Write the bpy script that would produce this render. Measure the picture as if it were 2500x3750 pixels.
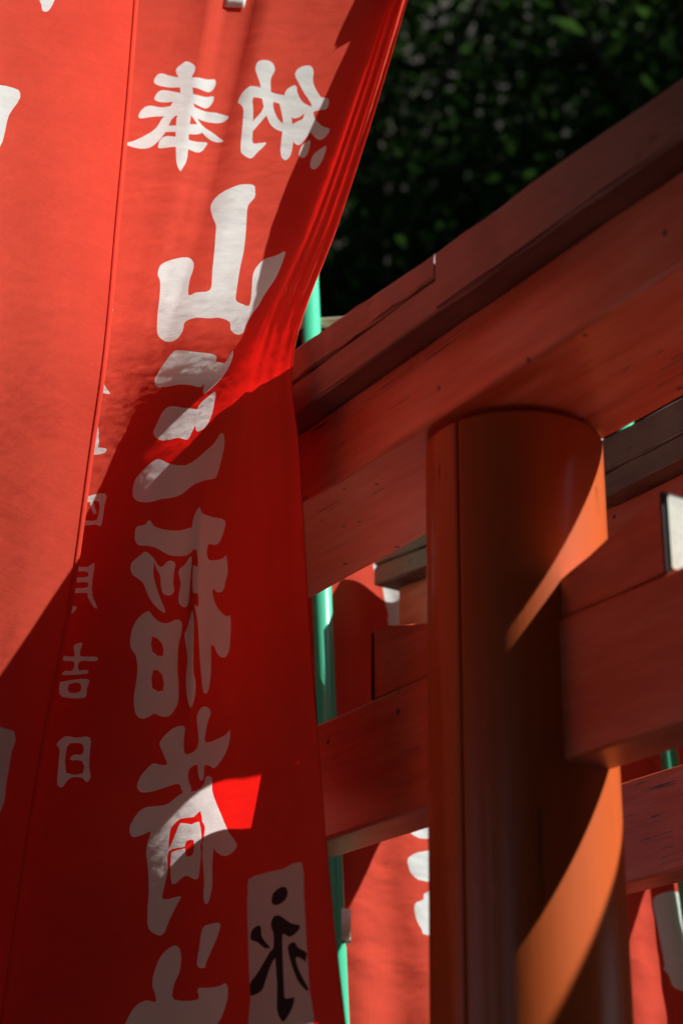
import bpy, bmesh, math, random
import numpy as np
from mathutils import Vector, Matrix, noise
from mathutils.geometry import delaunay_2d_cdt

for o in list(bpy.data.objects):
    bpy.data.objects.remove(o, do_unlink=True)
scene = bpy.context.scene
COL = scene.collection
random.seed(7); rng = np.random.default_rng(7)

# ------------------------------------------------------------------ measured data (metres)
CLOTH_FRONT=[[[-0.5019,2.4,3.6476],[-0.1999,2.42,3.6711],[0.1067,2.42,3.6763],[0.1292,2.405,3.6629],[0.1514,2.39,3.6495]],[[-0.4326,2.2,3.0965],[-0.2262,2.275,3.1561],[-0.0048,2.3,3.1785],[0.025,2.24,3.1339],[0.0532,2.18,3.0892]],[[-0.4043,2.11,2.8035],[-0.2456,2.185,2.8543],[-0.0731,2.205,2.8699],[-0.0386,2.1225,2.8172],[-0.0065,2.04,2.7646]],[[-0.3899,2.055,2.5632],[-0.273,2.108,2.5938],[-0.1423,2.055,2.5669],[-0.0998,1.975,2.524],[-0.0602,1.895,2.481]],[[-0.3916,2.07,2.4095],[-0.2903,2.112,2.4305],[-0.1767,2.06,2.4079],[-0.1109,1.9775,2.3704],[-0.0501,1.895,2.3328]],[[-0.3959,2.095,2.2061],[-0.295,2.13,2.2202],[-0.1835,2.085,2.2054],[-0.1067,1.995,2.1738],[-0.036,1.905,2.1421]],[[-0.4169,2.15,2.0208],[-0.309,2.195,2.0343],[-0.1918,2.19,2.0346],[-0.1007,2.05,1.9983],[-0.0203,1.91,1.9618]],[[-0.4254,2.17,1.8333],[-0.313,2.22,1.8437],[-0.1907,2.22,1.8453],[-0.0903,2.06,1.818],[-0.0032,1.9,1.7904]],[[-0.4317,2.18,1.6542],[-0.3081,2.21,1.6586],[-0.1761,2.18,1.6574],[-0.0732,2.04,1.6453],[0.0172,1.9,1.6329]],[[-0.4332,2.19,1.4385],[-0.3002,2.21,1.44],[-0.1595,2.16,1.4419],[-0.0545,2.04,1.4435],[0.0392,1.92,1.445]]]
CLOTH_SIDE=[[[-0.8287,1.82,3.109],[-0.6852,1.9322,3.2145],[-0.5136,2.0478,3.3237],[-0.3238,2.16,3.43]],[[-0.7399,1.72,2.7308],[-0.619,1.8322,2.8171],[-0.4727,1.9478,2.9063],[-0.3093,2.06,2.9932]],[[-0.6916,1.67,2.5155],[-0.5837,1.7822,2.5895],[-0.452,1.8978,2.666],[-0.3044,2.01,2.7406]],[[-0.6586,1.65,2.3386],[-0.5603,1.7622,2.4012],[-0.4398,1.8778,2.466],[-0.3042,1.99,2.5291]],[[-0.647,1.67,2.2192],[-0.5553,1.7822,2.2729],[-0.443,1.8978,2.3284],[-0.3165,2.01,2.3826]],[[-0.6361,1.71,2.0628],[-0.5526,1.8222,2.1047],[-0.4502,1.9378,2.1482],[-0.3351,2.05,2.1906]],[[-0.626,1.75,1.9107],[-0.5529,1.8622,1.9418],[-0.4633,1.9778,1.974],[-0.3625,2.09,2.0055]],[[-0.6095,1.77,1.7592],[-0.5458,1.8822,1.7802],[-0.4673,1.9978,1.8019],[-0.3787,2.11,1.8232]],[[-0.5908,1.78,1.6137],[-0.5355,1.8922,1.6252],[-0.4671,2.0078,1.6372],[-0.3894,2.12,1.649]],[[-0.5675,1.79,1.438],[-0.5225,1.9022,1.4382],[-0.4661,2.0178,1.4386],[-0.4018,2.13,1.439]]]
CLOTH_REAR=[[[-0.0791,2.8766,3.0487],[0.0423,2.9653,3.0487],[0.1802,3.0279,3.0487],[0.2987,3.1212,3.0487]],[[-0.072,2.886,2.793],[0.0532,2.9687,2.793],[0.1898,3.0334,2.793],[0.306,3.1302,2.793]],[[-0.063,2.896,2.5201],[0.0662,2.9724,2.5201],[0.2003,3.0411,2.5201],[0.3154,3.1395,2.5201]],[[-0.0379,2.9151,2.3138],[0.0949,2.9857,2.3138],[0.2256,3.0598,2.3138],[0.3411,3.1577,2.3138]],[[-0.0059,2.9371,2.1211],[0.1298,3.0032,2.1211],[0.2566,3.0834,2.1211],[0.3738,3.1786,2.1211]],[[0.0054,2.9443,1.976],[0.143,3.0075,1.976],[0.2658,3.094,1.976],[0.3859,3.1847,1.976]],[[0.0169,2.9499,1.7999],[0.1549,3.0124,1.7999],[0.2742,3.1043,1.7999],[0.3979,3.1893,1.7999]],[[0.0426,2.9631,1.4421],[0.1797,3.027,1.4421],[0.2964,3.123,1.4421],[0.4241,3.2017,1.4421]]]
CLOTH_FAR=[[[0.422,3.1952,2.985],[0.5433,3.2838,2.985],[0.6813,3.3465,2.985],[0.7997,3.4397,2.985]],[[0.4375,3.2099,2.7601],[0.5627,3.2925,2.7601],[0.6993,3.3573,2.7601],[0.8154,3.4541,2.7601]],[[0.4633,3.2306,2.5384],[0.5925,3.307,2.5384],[0.7266,3.3756,2.5384],[0.8417,3.4741,2.5384]],[[0.4814,3.2453,2.3672],[0.6143,3.3159,2.3672],[0.7449,3.39,2.3672],[0.8604,3.4878,2.3672]],[[0.4996,3.2585,2.2015],[0.6353,3.3245,2.2015],[0.7621,3.4048,2.2015],[0.8793,3.5,2.2015]],[[0.5089,3.2644,2.0399],[0.6464,3.3276,2.0399],[0.7692,3.414,2.0399],[0.8893,3.5048,2.0399]],[[0.5252,3.273,1.8448],[0.6632,3.3355,1.8448],[0.7825,3.4274,1.8448],[0.9062,3.5124,1.8448]],[[0.5368,3.2773,1.4472],[0.6739,3.3412,1.4472],[0.7906,3.4372,1.4472],[0.9183,3.5159,1.4472]]]
FRONT_PRINT=[[[0.774,0.905],[0.814,0.873],[0.85,0.863],[0.905,0.893],[0.91,0.924],[0.897,0.961],[0.917,1.027],[0.943,1.124],[0.884,1.138],[0.846,1.11],[0.823,1.0],[0.805,0.955]],[[0.626,0.964],[0.644,0.93],[0.679,0.921],[0.752,0.939],[0.849,0.955],[0.975,0.959],[1.027,0.948],[1.06,0.942],[1.071,0.974],[1.056,1.011],[1.021,1.024],[0.941,1.02],[0.844,1.011],[0.747,1.003],[0.657,0.987]],[[0.646,1.074],[0.664,1.033],[0.705,1.018],[0.784,1.033],[0.884,1.054],[0.997,1.061],[1.071,1.044],[1.076,1.081],[1.05,1.124],[0.995,1.127],[0.911,1.11],[0.795,1.095],[0.697,1.092]],[[0.542,1.182],[0.566,1.138],[0.62,1.116],[0.702,1.127],[0.799,1.121],[0.932,1.139],[1.048,1.15],[1.124,1.153],[1.203,1.179],[1.18,1.211],[1.116,1.222],[1.029,1.214],[0.911,1.198],[0.794,1.19],[0.663,1.19],[0.566,1.202]],[[0.787,1.095],[0.862,1.11],[0.848,1.168],[0.798,1.213],[0.775,1.276],[0.743,1.341],[0.677,1.413],[0.594,1.431],[0.484,1.405],[0.48,1.383],[0.536,1.366],[0.63,1.316],[0.69,1.268],[0.723,1.205],[0.758,1.168]],[[0.878,1.11],[0.946,1.124],[0.987,1.206],[1.054,1.261],[1.132,1.301],[1.202,1.354],[1.182,1.364],[1.11,1.345],[1.046,1.301],[0.984,1.237],[0.925,1.183]],[[0.742,1.276],[0.781,1.26],[0.874,1.268],[0.956,1.26],[1.012,1.253],[1.044,1.293],[1.017,1.317],[0.936,1.334],[0.831,1.312],[0.737,1.3]],[[0.723,1.409],[0.737,1.358],[0.785,1.338],[0.873,1.358],[0.978,1.376],[1.088,1.367],[1.089,1.401],[1.051,1.453],[0.956,1.445],[0.85,1.427],[0.74,1.43]],[[0.842,1.183],[0.934,1.191],[0.942,1.293],[0.962,1.427],[0.969,1.534],[0.953,1.597],[0.936,1.634],[0.896,1.57],[0.867,1.444],[0.841,1.292]],[[1.307,0.905],[1.314,0.866],[1.358,0.857],[1.401,0.869],[1.428,0.908],[1.417,0.948],[1.427,1.0],[1.461,1.082],[1.502,1.169],[1.56,1.23],[1.631,1.261],[1.641,1.293],[1.57,1.293],[1.499,1.253],[1.448,1.184],[1.401,1.096],[1.363,1.0],[1.327,0.942]],[[1.245,1.096],[1.258,1.047],[1.291,1.013],[1.317,1.007],[1.374,1.016],[1.463,1.04],[1.553,1.054],[1.594,1.068],[1.604,1.125],[1.54,1.11],[1.448,1.089],[1.376,1.079],[1.336,1.084],[1.359,1.169],[1.386,1.293],[1.409,1.393],[1.453,1.393],[1.499,1.384],[1.489,1.419],[1.457,1.471],[1.437,1.515],[1.413,1.523],[1.37,1.498],[1.34,1.453],[1.316,1.293],[1.297,1.168],[1.273,1.124]],[[1.431,1.075],[1.472,1.096],[1.466,1.154],[1.438,1.214],[1.409,1.269],[1.389,1.309],[1.357,1.293],[1.378,1.23],[1.413,1.169]],[[1.514,1.096],[1.568,1.082],[1.611,1.169],[1.665,1.293],[1.697,1.393],[1.708,1.479],[1.687,1.524],[1.648,1.506],[1.618,1.444],[1.595,1.326],[1.575,1.23],[1.541,1.154]],[[1.538,1.068],[1.535,1.02],[1.569,0.991],[1.595,0.996],[1.613,1.033],[1.65,1.075],[1.691,1.103],[1.773,1.139],[1.715,1.169],[1.676,1.199],[1.628,1.199],[1.594,1.139]],[[1.563,0.929],[1.572,0.892],[1.616,0.875],[1.655,0.88],[1.682,0.911],[1.697,0.961],[1.74,1.013],[1.804,1.061],[1.865,1.068],[1.89,1.096],[1.891,1.139],[1.833,1.147],[1.782,1.161],[1.823,1.214],[1.907,1.261],[1.998,1.277],[2.007,1.309],[1.958,1.359],[1.883,1.35],[1.797,1.293],[1.736,1.277],[1.674,1.293],[1.631,1.261],[1.67,1.23],[1.712,1.207],[1.715,1.169],[1.75,1.125],[1.716,1.082],[1.658,1.033],[1.609,0.98]],[[1.655,1.261],[1.743,1.245],[1.807,1.293],[1.784,1.359],[1.753,1.401],[1.703,1.384],[1.667,1.326]],[[1.776,1.479],[1.775,1.41],[1.81,1.376],[1.837,1.367],[1.851,1.427],[1.852,1.479],[1.831,1.506],[1.799,1.501]],[[1.914,1.542],[1.92,1.479],[1.974,1.435],[2.043,1.409],[2.065,1.479],[2.052,1.559],[1.999,1.601],[1.941,1.587]],[[1.235,1.924],[1.234,1.871],[1.269,1.817],[1.344,1.771],[1.414,1.74],[1.5,1.738],[1.528,1.798],[1.535,1.843],[1.507,1.906],[1.526,2.0],[1.567,2.134],[1.606,2.267],[1.628,2.366],[1.659,2.465],[1.698,2.572],[1.731,2.63],[1.806,2.655],[1.907,2.669],[1.868,2.582],[1.795,2.458],[1.783,2.383],[1.833,2.317],[1.945,2.293],[2.063,2.26],[2.108,2.351],[2.126,2.451],[2.077,2.549],[2.054,2.615],[2.05,2.665],[2.008,2.73],[1.982,2.813],[1.989,2.88],[1.901,2.889],[1.811,2.855],[1.762,2.796],[1.641,2.762],[1.537,2.765],[1.416,2.764],[1.328,2.794],[1.334,2.862],[1.298,2.93],[1.218,2.944],[1.132,2.913],[1.086,2.861],[1.045,2.726],[1.013,2.576],[0.978,2.477],[0.943,2.436],[0.942,2.37],[1.0,2.329],[1.106,2.297],[1.178,2.294],[1.229,2.339],[1.243,2.404],[1.243,2.478],[1.277,2.586],[1.335,2.57],[1.45,2.554],[1.409,2.414],[1.363,2.249],[1.332,2.133],[1.314,2.067],[1.272,2.0]],[[1.19,3.297],[1.198,3.224],[1.257,3.097],[1.309,3.023],[1.394,3.021],[1.527,3.032],[1.666,3.041],[1.757,3.064],[1.774,3.114],[1.759,3.222],[1.705,3.343],[1.589,3.326],[1.47,3.318],[1.362,3.338],[1.273,3.349],[1.211,3.335]],[[1.761,3.114],[1.889,3.124],[1.921,3.077],[1.945,3.017],[1.98,3.077],[1.97,3.181],[1.893,3.304],[1.811,3.379],[1.756,3.411],[1.729,3.304],[1.75,3.202]],[[1.291,3.786],[1.32,3.694],[1.356,3.587],[1.426,3.537],[1.562,3.55],[1.726,3.569],[1.763,3.672],[1.731,3.795],[1.694,3.853],[1.585,3.834],[1.49,3.853],[1.405,3.859],[1.326,3.834]],[[1.89,3.393],[1.922,3.432],[1.947,3.607],[1.91,3.724],[1.837,3.775],[1.777,3.765],[1.73,3.608],[1.761,3.499],[1.835,3.437]],[[1.136,4.248],[1.151,4.172],[1.217,4.11],[1.307,4.046],[1.399,4.008],[1.533,4.046],[1.719,4.059],[1.862,4.013],[1.955,3.963],[2.088,3.891],[2.174,3.805],[2.252,3.834],[2.286,3.945],[2.227,4.126],[2.158,4.165],[2.015,4.172],[1.864,4.203],[1.72,4.266],[1.603,4.285],[1.475,4.292],[1.351,4.314],[1.224,4.314],[1.156,4.292]],[[1.199,4.518],[1.219,4.476],[1.307,4.463],[1.359,4.432],[1.423,4.47],[1.553,4.493],[1.74,4.505],[1.911,4.491],[1.925,4.608],[1.842,4.662],[1.732,4.669],[1.597,4.648],[1.464,4.607],[1.361,4.593],[1.259,4.593],[1.21,4.566]],[[1.89,4.449],[1.967,4.346],[2.023,4.386],[2.171,4.421],[2.433,4.438],[2.419,4.504],[2.351,4.573],[2.253,4.598],[2.14,4.598],[2.15,4.689],[2.322,4.689],[2.444,4.669],[2.486,4.655],[2.522,4.75],[2.488,4.804],[2.439,4.873],[2.34,4.89],[2.254,4.873],[2.267,4.928],[2.35,4.99],[2.514,5.037],[2.587,5.032],[2.601,5.124],[2.587,5.236],[2.531,5.293],[2.454,5.302],[2.377,5.285],[2.318,5.243],[2.263,5.236],[2.273,5.349],[2.264,5.462],[2.234,5.533],[2.185,5.548],[2.148,5.505],[2.102,5.348],[2.072,5.207],[2.04,5.067],[1.998,4.983],[1.977,4.942],[2.033,4.955],[2.017,4.873],[1.948,4.873],[1.93,4.791],[1.936,4.71],[1.999,4.71],[1.972,4.615],[1.895,4.608]],[[1.173,4.736],[1.194,4.695],[1.291,4.648],[1.34,4.63],[1.406,4.655],[1.442,4.682],[1.443,4.763],[1.476,4.831],[1.536,4.914],[1.612,5.011],[1.56,5.004],[1.465,4.955],[1.396,4.9],[1.337,4.831],[1.284,4.804],[1.204,4.777]],[[1.433,4.668],[1.488,4.709],[1.541,4.723],[1.614,4.689],[1.696,4.71],[1.688,4.764],[1.682,4.832],[1.701,4.886],[1.652,4.911],[1.572,4.893],[1.541,4.845],[1.521,4.777],[1.478,4.736]],[[1.742,4.764],[1.82,4.723],[1.901,4.662],[1.904,4.75],[1.897,4.845],[1.889,4.955],[1.851,4.994],[1.779,4.976],[1.76,4.928],[1.778,4.845]],[[1.233,5.209],[1.24,5.138],[1.28,5.068],[1.361,5.018],[1.422,5.004],[1.476,5.039],[1.556,5.074],[1.647,5.088],[1.751,5.074],[1.821,5.095],[1.821,5.165],[1.796,5.236],[1.797,5.377],[1.822,5.491],[1.826,5.605],[1.784,5.663],[1.724,5.701],[1.636,5.697],[1.562,5.675],[1.515,5.69],[1.434,5.705],[1.36,5.676],[1.325,5.578],[1.335,5.475],[1.34,5.378],[1.311,5.293],[1.256,5.251]],[[1.917,5.067],[1.953,4.99],[1.985,5.081],[1.996,5.235],[2.01,5.376],[2.05,5.473],[2.042,5.562],[2.002,5.627],[1.972,5.619],[1.931,5.548],[1.913,5.433],[1.92,5.306],[1.867,5.179],[1.895,5.123]],[[2.083,5.703],[2.112,5.66],[2.174,5.634],[2.258,5.643],[2.287,5.675],[2.247,5.732],[2.218,5.805],[2.222,5.871],[2.406,5.842],[2.547,5.808],[2.608,5.781],[2.601,5.849],[2.549,5.922],[2.463,5.987],[2.362,6.038],[2.279,6.023],[2.214,6.03],[2.203,6.11],[2.157,6.124],[2.124,6.081],[2.105,6.023],[2.004,6.052],[1.995,6.124],[2.043,6.196],[1.932,6.21],[1.875,6.153],[1.678,6.182],[1.562,6.196],[1.471,6.196],[1.427,6.167],[1.43,6.124],[1.471,6.074],[1.547,6.023],[1.592,6.009],[1.665,6.023],[1.733,6.02],[1.696,5.965],[1.642,5.893],[1.651,5.856],[1.744,5.798],[1.845,5.769],[1.927,5.773],[1.919,5.849],[1.94,5.951],[2.083,5.921],[2.116,5.863],[2.098,5.776]],[[1.375,6.452],[1.378,6.409],[1.439,6.338],[1.503,6.303],[1.594,6.293],[1.735,6.289],[1.831,6.253],[1.932,6.213],[2.101,6.196],[2.206,6.153],[2.234,6.103],[2.282,6.093],[2.332,6.11],[2.335,6.182],[2.388,6.253],[2.489,6.353],[2.589,6.452],[2.709,6.538],[2.669,6.58],[2.588,6.606],[2.493,6.609],[2.397,6.58],[2.372,6.559],[2.353,6.694],[2.354,6.808],[2.308,6.908],[2.264,6.929],[2.235,6.893],[2.242,6.765],[2.214,6.623],[2.196,6.537],[1.956,6.566],[1.793,6.594],[1.789,6.722],[1.759,6.822],[1.751,6.908],[1.945,6.886],[1.909,6.936],[1.826,7.038],[1.77,7.126],[1.724,7.148],[1.646,7.126],[1.6,7.082],[1.591,6.965],[1.599,6.836],[1.579,6.694],[1.554,6.594],[1.567,6.523],[1.589,6.459],[1.496,6.48],[1.407,6.488]],[[1.82,6.622],[1.855,6.594],[1.984,6.573],[2.181,6.54],[2.174,6.736],[2.118,6.772],[1.993,6.75],[1.842,6.807]],[[2.173,7.231],[2.219,7.097],[2.306,7.064],[2.46,7.055],[2.421,7.141],[2.328,7.246],[2.252,7.336],[2.251,7.358],[2.182,7.366],[2.142,7.336]],[[1.652,7.484],[1.673,7.395],[1.738,7.291],[1.853,7.223],[1.925,7.231],[1.954,7.291],[1.935,7.396],[1.874,7.485],[1.873,7.587],[2.144,7.58],[2.143,7.507],[2.284,7.499],[2.426,7.484],[2.5,7.467],[2.531,7.499],[2.512,7.587],[2.437,7.687],[2.376,7.741],[2.327,7.839],[1.392,7.839],[1.409,7.729],[1.488,7.63],[1.59,7.59],[1.685,7.602],[1.678,7.543]],[[0.557,4.284],[0.799,4.267],[0.798,4.349],[0.775,4.476],[0.706,4.469],[0.557,4.469],[0.56,4.437],[0.715,4.437],[0.725,4.321],[0.571,4.32]],[[0.617,4.32],[0.657,4.32],[0.693,4.378],[0.709,4.392],[0.674,4.399],[0.636,4.363]],[[0.587,3.835],[0.598,3.705],[0.641,3.806],[0.609,3.854]],[[0.568,3.927],[0.743,3.933],[0.736,3.971],[0.577,3.98]],[[0.606,3.835],[0.646,3.835],[0.65,3.936],[0.617,3.936]],[[0.528,3.362],[0.558,3.225],[0.622,3.33],[0.707,3.415],[0.624,3.405]],[[0.483,2.767],[0.518,2.725],[0.577,2.691],[0.554,2.733]],[[0.485,2.725],[0.522,2.742],[0.588,2.809],[0.529,2.792]],[[0.442,2.26],[0.508,2.279],[0.446,2.286]],[[0.488,4.728],[0.636,4.735],[0.727,4.715],[0.716,4.817],[0.731,4.913],[0.804,4.997],[0.757,4.99],[0.68,4.927],[0.662,4.899],[0.502,4.892],[0.497,4.865],[0.656,4.865],[0.656,4.831],[0.503,4.824],[0.499,4.797],[0.651,4.797],[0.64,4.763],[0.492,4.756]],[[0.464,4.976],[0.558,4.99],[0.474,5.033]],[[0.568,5.238],[0.656,5.221],[0.667,5.238],[0.661,5.309],[0.857,5.316],[0.845,5.344],[0.663,5.344],[0.66,5.401],[0.757,5.401],[0.757,5.427],[0.489,5.427],[0.493,5.401],[0.59,5.401],[0.591,5.344],[0.468,5.334],[0.466,5.302],[0.588,5.309]],[[0.457,5.488],[0.491,5.47],[0.782,5.462],[0.781,5.519],[0.763,5.584],[0.5,5.57]],[[0.509,5.886],[0.593,5.836],[0.718,5.847],[0.878,5.846],[0.888,5.951],[0.896,6.037],[0.922,6.102],[0.886,6.138],[0.821,6.109],[0.69,6.116],[0.626,6.171],[0.563,6.152],[0.554,6.023],[0.548,5.922]]]
FRONT_HOLES=[[[1.48,5.166],[1.598,5.215],[1.616,5.299],[1.492,5.264]],[[1.518,5.385],[1.621,5.42],[1.645,5.528],[1.519,5.503]],[[1.793,6.58],[1.797,6.466],[1.831,6.424],[1.918,6.381],[2.083,6.367],[2.17,6.325],[2.204,6.396],[2.242,6.431],[2.211,6.545],[2.193,6.481],[2.159,6.396],[2.057,6.417],[1.92,6.41],[1.872,6.466]],[[1.982,6.552],[2.008,6.523],[2.092,6.52],[2.088,6.608],[2.0,6.622]],[[0.566,5.491],[0.698,5.488],[0.705,5.545],[0.578,5.545]],[[0.626,5.908],[0.712,5.882],[0.807,5.893],[0.811,5.958],[0.725,5.958],[0.68,5.98],[0.695,5.997],[0.817,6.001],[0.834,6.081],[0.647,6.078]]]
FRONT_PATCH=[[[2.876,6.772],[3.052,6.744],[3.366,6.702],[3.643,6.652],[3.646,6.837],[3.629,7.125],[3.604,7.497],[3.56,7.839],[2.816,7.839],[2.821,7.572],[2.837,6.994],[2.855,6.865]]]
FRONT_INK=[[[3.18,6.908],[3.209,6.866],[3.305,6.826],[3.383,6.82],[3.416,6.851],[3.389,6.894],[3.308,6.93],[3.221,6.944],[3.18,6.934]],[[3.148,7.081],[3.191,7.023],[3.268,7.009],[3.355,7.03],[3.441,7.059],[3.55,7.069],[3.53,7.103],[3.444,7.14],[3.383,7.147],[3.311,7.132],[3.292,7.199],[3.278,7.349],[3.269,7.498],[3.272,7.571],[3.387,7.561],[3.38,7.6],[3.328,7.658],[3.248,7.715],[3.213,7.726],[3.167,7.694],[3.149,7.629],[3.175,7.498],[3.177,7.349],[3.175,7.304],[3.103,7.364],[3.034,7.454],[2.968,7.528],[2.822,7.56],[2.806,7.528],[2.833,7.469],[2.926,7.409],[3.021,7.334],[3.117,7.259],[3.164,7.229],[3.176,7.14]],[[2.868,7.148],[2.902,7.103],[2.977,7.081],[3.014,7.096],[3.014,7.148],[3.066,7.199],[3.12,7.232],[3.047,7.237],[2.951,7.192],[2.88,7.177]],[[3.363,7.221],[3.406,7.192],[3.466,7.187],[3.504,7.221],[3.61,7.251],[3.603,7.288],[3.586,7.318],[3.554,7.303],[3.463,7.288],[3.48,7.363],[3.538,7.438],[3.592,7.497],[3.58,7.515],[3.54,7.505],[3.464,7.453],[3.407,7.363],[3.376,7.289]]]
SIDE_PRINT=[[[1.907,0.987],[2.108,0.974],[2.156,1.033],[2.079,1.139],[2.054,1.261],[2.027,1.36],[1.934,1.446]],[[2.264,0.507],[2.367,0.507],[2.348,0.555],[2.318,0.577],[2.285,0.569],[2.275,0.539]]]
SIDE_PATCH=[[[2.282,5.805],[2.668,5.811],[2.675,5.951],[2.669,6.166],[2.652,6.338],[2.394,6.395]]]
REAR_PRINT=[[[1.007,1.646],[1.01,1.608],[1.095,1.5],[1.293,1.45],[1.441,1.451],[1.454,1.542],[1.423,1.746],[1.43,1.792],[1.437,1.861],[1.706,1.817],[2.14,1.748],[2.247,1.454],[2.642,1.398],[2.57,1.9],[1.681,2.0],[1.241,2.059],[1.17,2.0],[1.185,1.939],[1.151,1.852],[1.107,1.713]],[[1.004,3.936],[1.102,3.894],[1.249,3.847],[1.918,3.765],[1.886,3.894],[1.207,3.965],[1.087,3.966]],[[0.928,4.213],[1.198,4.096],[1.867,3.984],[1.814,4.365],[1.137,4.473],[0.964,4.42],[0.919,4.344]],[[0.957,4.787],[1.087,4.706],[1.156,4.603],[1.805,4.476],[1.762,5.029],[1.109,5.114],[1.025,5.057],[0.963,4.947]]]
FAR_PRINT=[[[0.67,4.79],[0.801,4.691],[1.086,4.651],[1.306,4.878],[1.171,4.985],[1.171,5.15],[1.19,5.682],[0.828,5.703],[0.757,5.587],[0.678,5.505],[0.716,5.48],[0.691,5.046]]]
REAR_POLE=[[0.1035, 2.9572, 0.0], [-0.0794, 2.8409, 3.4]]
FAR_POLE=[[0.8282, 3.4179, 0.0], [0.5679, 3.2524, 3.35]]
REAR_ROD=[[-0.1173, 2.85, 3.0497], [0.4147, 2.913, 3.1247]]
FRONT_ROD=[[-0.5519, 2.412, 3.7176], [0.2014, 2.402, 3.7195]]
SIDE_ROD=[[-0.8787, 1.832, 3.179], [-0.2938, 2.172, 3.5]]
FRONT_TAB_UV=[[1.096, 0.566, 0.0], [3.417, 0.45, 0.0], [0.15, 0.05, 0.0]]
REAR_TAB=[[0.009, 2.8971, 1.9494]]
CAM_AXES=[[0.999913, -0.013196, -0.0], [-0.005196, -0.393749, -0.919203], [0.01213, 0.919123, -0.393783]]

# ------------------------------------------------------------------ camera
EYE = 1.45                                   # eye height
cam_data = bpy.data.cameras.new("camera"); cam = bpy.data.objects.new("camera", cam_data); COL.objects.link(cam)
cam_data.sensor_fit = 'VERTICAL'; cam_data.sensor_height = 36.0; cam_data.sensor_width = 24.0
cam_data.lens = 61.1; cam_data.clip_start = 0.05; cam_data.clip_end = 2000
ax = CAM_AXES
cam.matrix_world = Matrix(((ax[0][0],ax[0][1],ax[0][2],0),(ax[1][0],ax[1][1],ax[1][2],0),(ax[2][0],ax[2][1],ax[2][2],EYE),(0,0,0,1)))
cam_data.dof.use_dof = True; cam_data.dof.focus_distance = 2.36; cam_data.dof.aperture_fstop = 4.0
scene.camera = cam

# ------------------------------------------------------------------ sky and sun
SUN = Vector((0.966*math.cos(math.radians(49.8)), -0.259*math.cos(math.radians(49.8)), math.sin(math.radians(49.8))))
world = bpy.data.worlds.new("World"); scene.world = world; world.use_nodes = True
nt = world.node_tree; nt.nodes.clear()
sky = nt.nodes.new('ShaderNodeTexSky'); sky.sky_type = 'NISHITA'; sky.sun_disc = False
sky.sun_elevation = math.radians(49.8); sky.sun_rotation = math.atan2(SUN.x, SUN.y)
bg = nt.nodes.new('ShaderNodeBackground'); bg.inputs['Strength'].default_value = 0.05
wo = nt.nodes.new('ShaderNodeOutputWorld')
nt.links.new(sky.outputs[0], bg.inputs[0]); nt.links.new(bg.outputs[0], wo.inputs[0])
sun_data = bpy.data.lights.new("sun", 'SUN'); sun_data.energy = 5.0; sun_data.angle = math.radians(0.5); sun_data.color = (1.0, 0.97, 0.93)
sun = bpy.data.objects.new("sun", sun_data); COL.objects.link(sun)
sun.rotation_euler = SUN.to_track_quat('Z', 'Y').to_euler()
vs = scene.view_settings; vs.view_transform = 'Standard'; vs.look = 'None'; vs.exposure = 1.0; vs.gamma = 1.0; vs.use_curve_mapping = False
scene.render.engine = 'CYCLES'; scene.cycles.max_bounces = 5; scene.cycles.diffuse_bounces = 4; scene.cycles.glossy_bounces = 3; scene.cycles.transmission_bounces = 5

# ------------------------------------------------------------------ helpers
def link(o, parent=None):
    COL.objects.link(o)
    if parent is not None: o.parent = parent
    return o
def tag(o, label=None, cat=None, group=None, kind=None):
    if label: o['label'] = label
    if cat: o['category'] = cat
    if group: o['group'] = group
    if kind: o['kind'] = kind
    return o
def empty(name, loc=(0,0,0), rz=0):
    o = bpy.data.objects.new(name, None); o.empty_display_size = .1; link(o); o.location = loc; o.rotation_euler = (0,0,rz); return o
def mesh_obj(name, bm, mat, parent=None, smooth=False):
    me = bpy.data.meshes.new(name); bm.to_mesh(me); bm.free()
    if smooth: me.polygons.foreach_set('use_smooth', [True]*len(me.polygons))
    if mat: me.materials.append(mat)
    o = bpy.data.objects.new(name, me); return link(o, parent)
def copy_tree(o, parent=None):
    c = o.copy(); COL.objects.link(c); c.parent = parent
    for ch in list(o.children): copy_tree(ch, c)
    return c

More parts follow.
